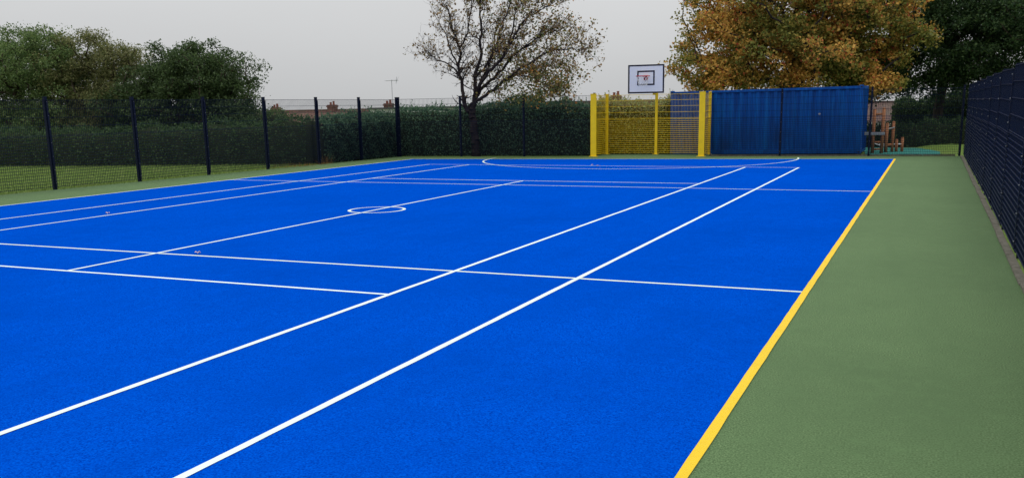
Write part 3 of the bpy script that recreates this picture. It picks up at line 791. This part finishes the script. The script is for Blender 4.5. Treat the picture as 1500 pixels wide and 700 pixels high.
hedge('hedge', 'low dark shrub hedge under the leafy trees at the lawn edge', [(-31, 7.6), (-24, 9.3), (-18.2, 10.1), (-13.2, 11.4), (-9.95, 12.2)], 1.3, [1.25, 1.2, 1.15, 1.3, 1.42], 26000, M_leaf_deep, wild=.13)
hedge('hedge', 'dark shrubbery behind the play area', [(6.9, 35.4), (11, 35.0), (15, 35), (20, 34)], 2.0, [2.1, 2.7, 3.2, 3.4], 28000, M_leaf_deep, leaf=.11, wild=.15, z0=-.6)
hedge('hedge', 'low dark hedge just behind the timber posts of the play area', [(5.6, 26.2), (8.0, 26.0), (10.5, 26.2), (13.5, 26.0)], .9, [.75, .85, .95, 1.1], 9000, M_leaf_deep, leaf=.08)
hedge('hedge', 'tall dark shrubbery behind the trunks of the leafy trees', [(-36, 16.5), (-28, 17), (-21, 17.2), (-15.2, 17.4)], 1.6, [2.2, 2.0, 1.9, 1.7], 20000, M_leaf_dark, leaf=.1, wild=.13)
hedge('shrub', 'evergreen shrub rising above the hedge right of the bare trunk', [(-5.9, off_f(-5.9, 2.2)), (-4.5, off_f(-4.5, 2.3))], 1.0, [2.0, 2.1], 4000, M_leaf_dark, wild=.15)['category'] = 'shrub'

# ---- lawn grass, dry tufts
def blades(name, pts, hmin, hmax, w, mat, parent=None):
    n = len(pts); a = rng.uniform(0, 2*PI, n); h = rng.uniform(hmin, hmax, n); lean = rng.normal(size=(n, 2))*.35
    v = np.empty((n, 3, 3), np.float32); dx = np.stack([np.cos(a), np.sin(a)], 1)*w*.5
    v[:, 0, :2] = pts[:, :2] - dx; v[:, 1, :2] = pts[:, :2] + dx; v[:, 2, :2] = pts[:, :2] + lean*h[:, None]
    v[:, 0, 2] = v[:, 1, 2] = pts[:, 2]; v[:, 2, 2] = pts[:, 2] + h
    me = bpy.data.meshes.new(name); me.vertices.add(3*n); me.vertices.foreach_set('co', v.ravel())
    me.loops.add(3*n); me.loops.foreach_set('vertex_index', np.arange(3*n, dtype=np.int32))
    me.polygons.add(n); me.polygons.foreach_set('loop_start', np.arange(0, 3*n, 3, dtype=np.int32)); me.update(calc_edges=True)
    return link(name, me, mat, parent)
pts = np.stack([rng.uniform(-24, -9.6, 90000), rng.uniform(-6, 12, 90000), np.full(90000, -.03)], 1)
pts = pts[pts[:, 0] < np.array([fence_x(v) for v in pts[:, 1]]) - .08]
tag(blades('grass', pts, .03, .085, .016, M_blade), 'short green lawn grass beyond the fence', 'grass', kind='stuff')
for (x, yy, n_, h, lab) in [(fence_x(12.0)-.15, 12.0, 70, .40, 'orange-brown dry grass tuft at the foot of the fence by the hedge end'),
                           (fence_x(10.6)-.25, 10.7, 200, .16, 'low straw-coloured grass patch outside the fence by the lawn corner')]:
    t = np.stack([rng.normal(size=n_)*.10*(1 if h > .3 else 4), rng.normal(size=n_)*(.12 if h > .3 else .5), np.zeros(n_)], 1)
    o = blades('dry_grass_tuft', t, h*.4, h, .012, M_straw); o.location = (x, yy, -.03); tag(o, lab, 'grass tuft', kind='stuff')

# ---- fallen leaves on the court
for (x, yy, lab) in [(-4.28, -1.81, 'fallen leaf lying on the far singles line beside the lawn'), (0.55, -4.97, 'fallen leaf on the cream line near the centre line'),
                     (-0.24, 11.98, 'fallen leaf on the baseline in front of the yellow goal'), (0.02, 11.66, 'fallen leaf just inside the baseline in front of the yellow goal')]:
    m = MB(); s = .042
    ol = [(0,-1.1),(.15,-.5),(.7,-.6),(.55,-.15),(1,.2),(.5,.35),(.35,.9),(0,.6),(-.35,.95),(-.5,.35),(-1,.25),(-.55,-.1),(-.7,-.55),(-.15,-.5)]
    m.v = [(0, 0, .022)] + [(a*s, b*s*1.1, .006 + .03*abs(math.sin(3*a+b))) for a, b in ol]
    m.f = [(0, i, i % 14 + 1) for i in range(1, 15)]
    o = m.build('fallen_leaf', M_litter); o.location = (x, yy, .006); o.rotation_euler.z = random.uniform(0, 6); tag(o, lab, 'leaf', 'fallen leaves on the court')

# ------------------------------------------------------------------ houses on the lower ground behind the hedge
def chimney(root, roof, x, y, z0, z1, pots):
    m = MB(); m.box(x-.32, x+.32, y-.25, y+.25, z0, z1); m.box(x-.37, x+.37, y-.3, y+.3, z1-.18, z1-.08)
    c = m.build('chimney', M_brick, root)
    for k in range(pots):
        px = x + (k - (pots-1)/2)*.28
        p = MB(); p.tube((px, y, z1), (px, y, z1+.16+.08*(k % 2)), .10, .08, 10); p.tube((px, y, z1+.16+.08*(k % 2)), (px, y, z1+.20+.08*(k % 2)), .10, .10, 10); p.build('chimney_pot', M_pot, c)
    return c
def window(root, x, y, z, w=1.2, h=1.1):
    m = MB(); t = .07
    m.box(x, x+w, y-.03, y+.05, z, z+t); m.box(x, x+w, y-.03, y+.05, z+h-t, z+h); m.box(x, x+t, y-.03, y+.05, z+t, z+h-t); m.box(x+w-t, x+w, y-.03, y+.05, z+t, z+h-t); m.box(x+w/2-t/2, x+w/2+t/2, y-.03, y+.05, z+t, z+h-t)
    o = m.build('window', M_fascia, root); p = MB(); p.box(x+t, x+w-t, y-.0, y+.02, z+t, z+h-t); p.build('pane', M_glass, o)
def house(label, x0, x1, yf, depth, zg, z_eave, z_ridge, mat, chims, pots=2, hip=0.0):
    root = thing('house', label, 'house', (0, 0, 0))
    m = MB(); m.box(x0+.3, x1-.3, yf+.35, yf+depth-.35, zg-.5, z_eave); m.build('wall', M_brick, root)
    ym = yf+depth/2; m = MB(); th = .12
    m.add([(x0,yf,z_eave-.05),(x1,yf,z_eave-.05),(x1-hip,ym,z_ridge),(x0+hip,ym,z_ridge),(x0,yf+depth,z_eave-.05),(x1,yf+depth,z_eave-.05)],
          [(0,1,2,3),(5,4,3,2),(0,3,4),(1,5,2),(0,4,5,1)])
    roof = m.build('roof', mat, root)
    r = MB(); r.box(x0+hip, x1-hip, ym-.12, ym+.12, z_ridge-.05, z_ridge+.06); r.build('ridge_tiles', mat, roof)
    m = MB(); m.box(x0, x1, yf-.06, yf-.0, z_eave-.2, z_eave-.02); m.build('fascia', M_fascia, root)
    for k in range(int((x1-x0)/4)): window(root, x0+1.4+k*4, yf+.35, zg+1.0 if z_eave-zg < 3 else zg+1.2)
    cs = [chimney(root, roof, cx, ym+.0, z_ridge-.6, zc, pots) for cx, zc in chims]
    return root, cs
ha, hc = house('long brown-roofed terrace with three chimneys and a television aerial', -50.0, -28.8, 46.2, 7.6, -3.6, -.9, 1.72, M_roof, [(-40.6, 2.02), (-35.1, 2.12), (-29.9, 2.14)])
m = MB(); ax, ay = -29.55, 50.0
m.tube((ax, ay, 1.9), (ax, ay, 3.9), .022, n=6); m.tube((ax-.5, ay, 3.82), (ax+.55, ay, 3.86), .016, n=5)
for k in range(8): m.tube((ax-.45+k*.13, ay-.28, 3.83), (ax-.45+k*.13, ay+.28, 3.83), .01, n=4)
m.tube((ax+.42, ay-.05, 3.6), (ax+.42, ay+.05, 4.1), .02, n=4); m.tube((ax+.5, ay-.2, 3.65), (ax+.5, ay+.2, 4.1), .012, n=4)
m.build('television_aerial', M_metal, hc[2])
house('dark brown-roofed house with one chimney behind the goal', -18.2, -5.0, 46.4, 7.2, -3.6, -.7, 1.97, M_roof2, [(-11.6, 2.36)])
# flat roofed block with white fascia
fb = thing('flat_roofed_block', 'low flat-roofed block with a white fascia between the brown roofs', 'building', (0, 0, 0))
m = MB(); m.box(-28.2, -19.6, 45.2, 50.5, -4.1, 1.42); m.build('wall', M_brick, fb)
m = MB(); m.box(-28.5, -19.3, 44.9, 50.8, 1.42, 1.70); m.build('fascia', M_fascia, fb)
m = MB(); m.box(-28.6, -19.2, 44.8, 50.9, 1.70, 1.82); m.build('roof', M_felt, fb)
house('brown-roofed bungalow with white gutter line behind the timber climbing frames', 2.6, 7.5, 41.0, 6.0, -1.4, .55, 1.6, M_roof2, [])
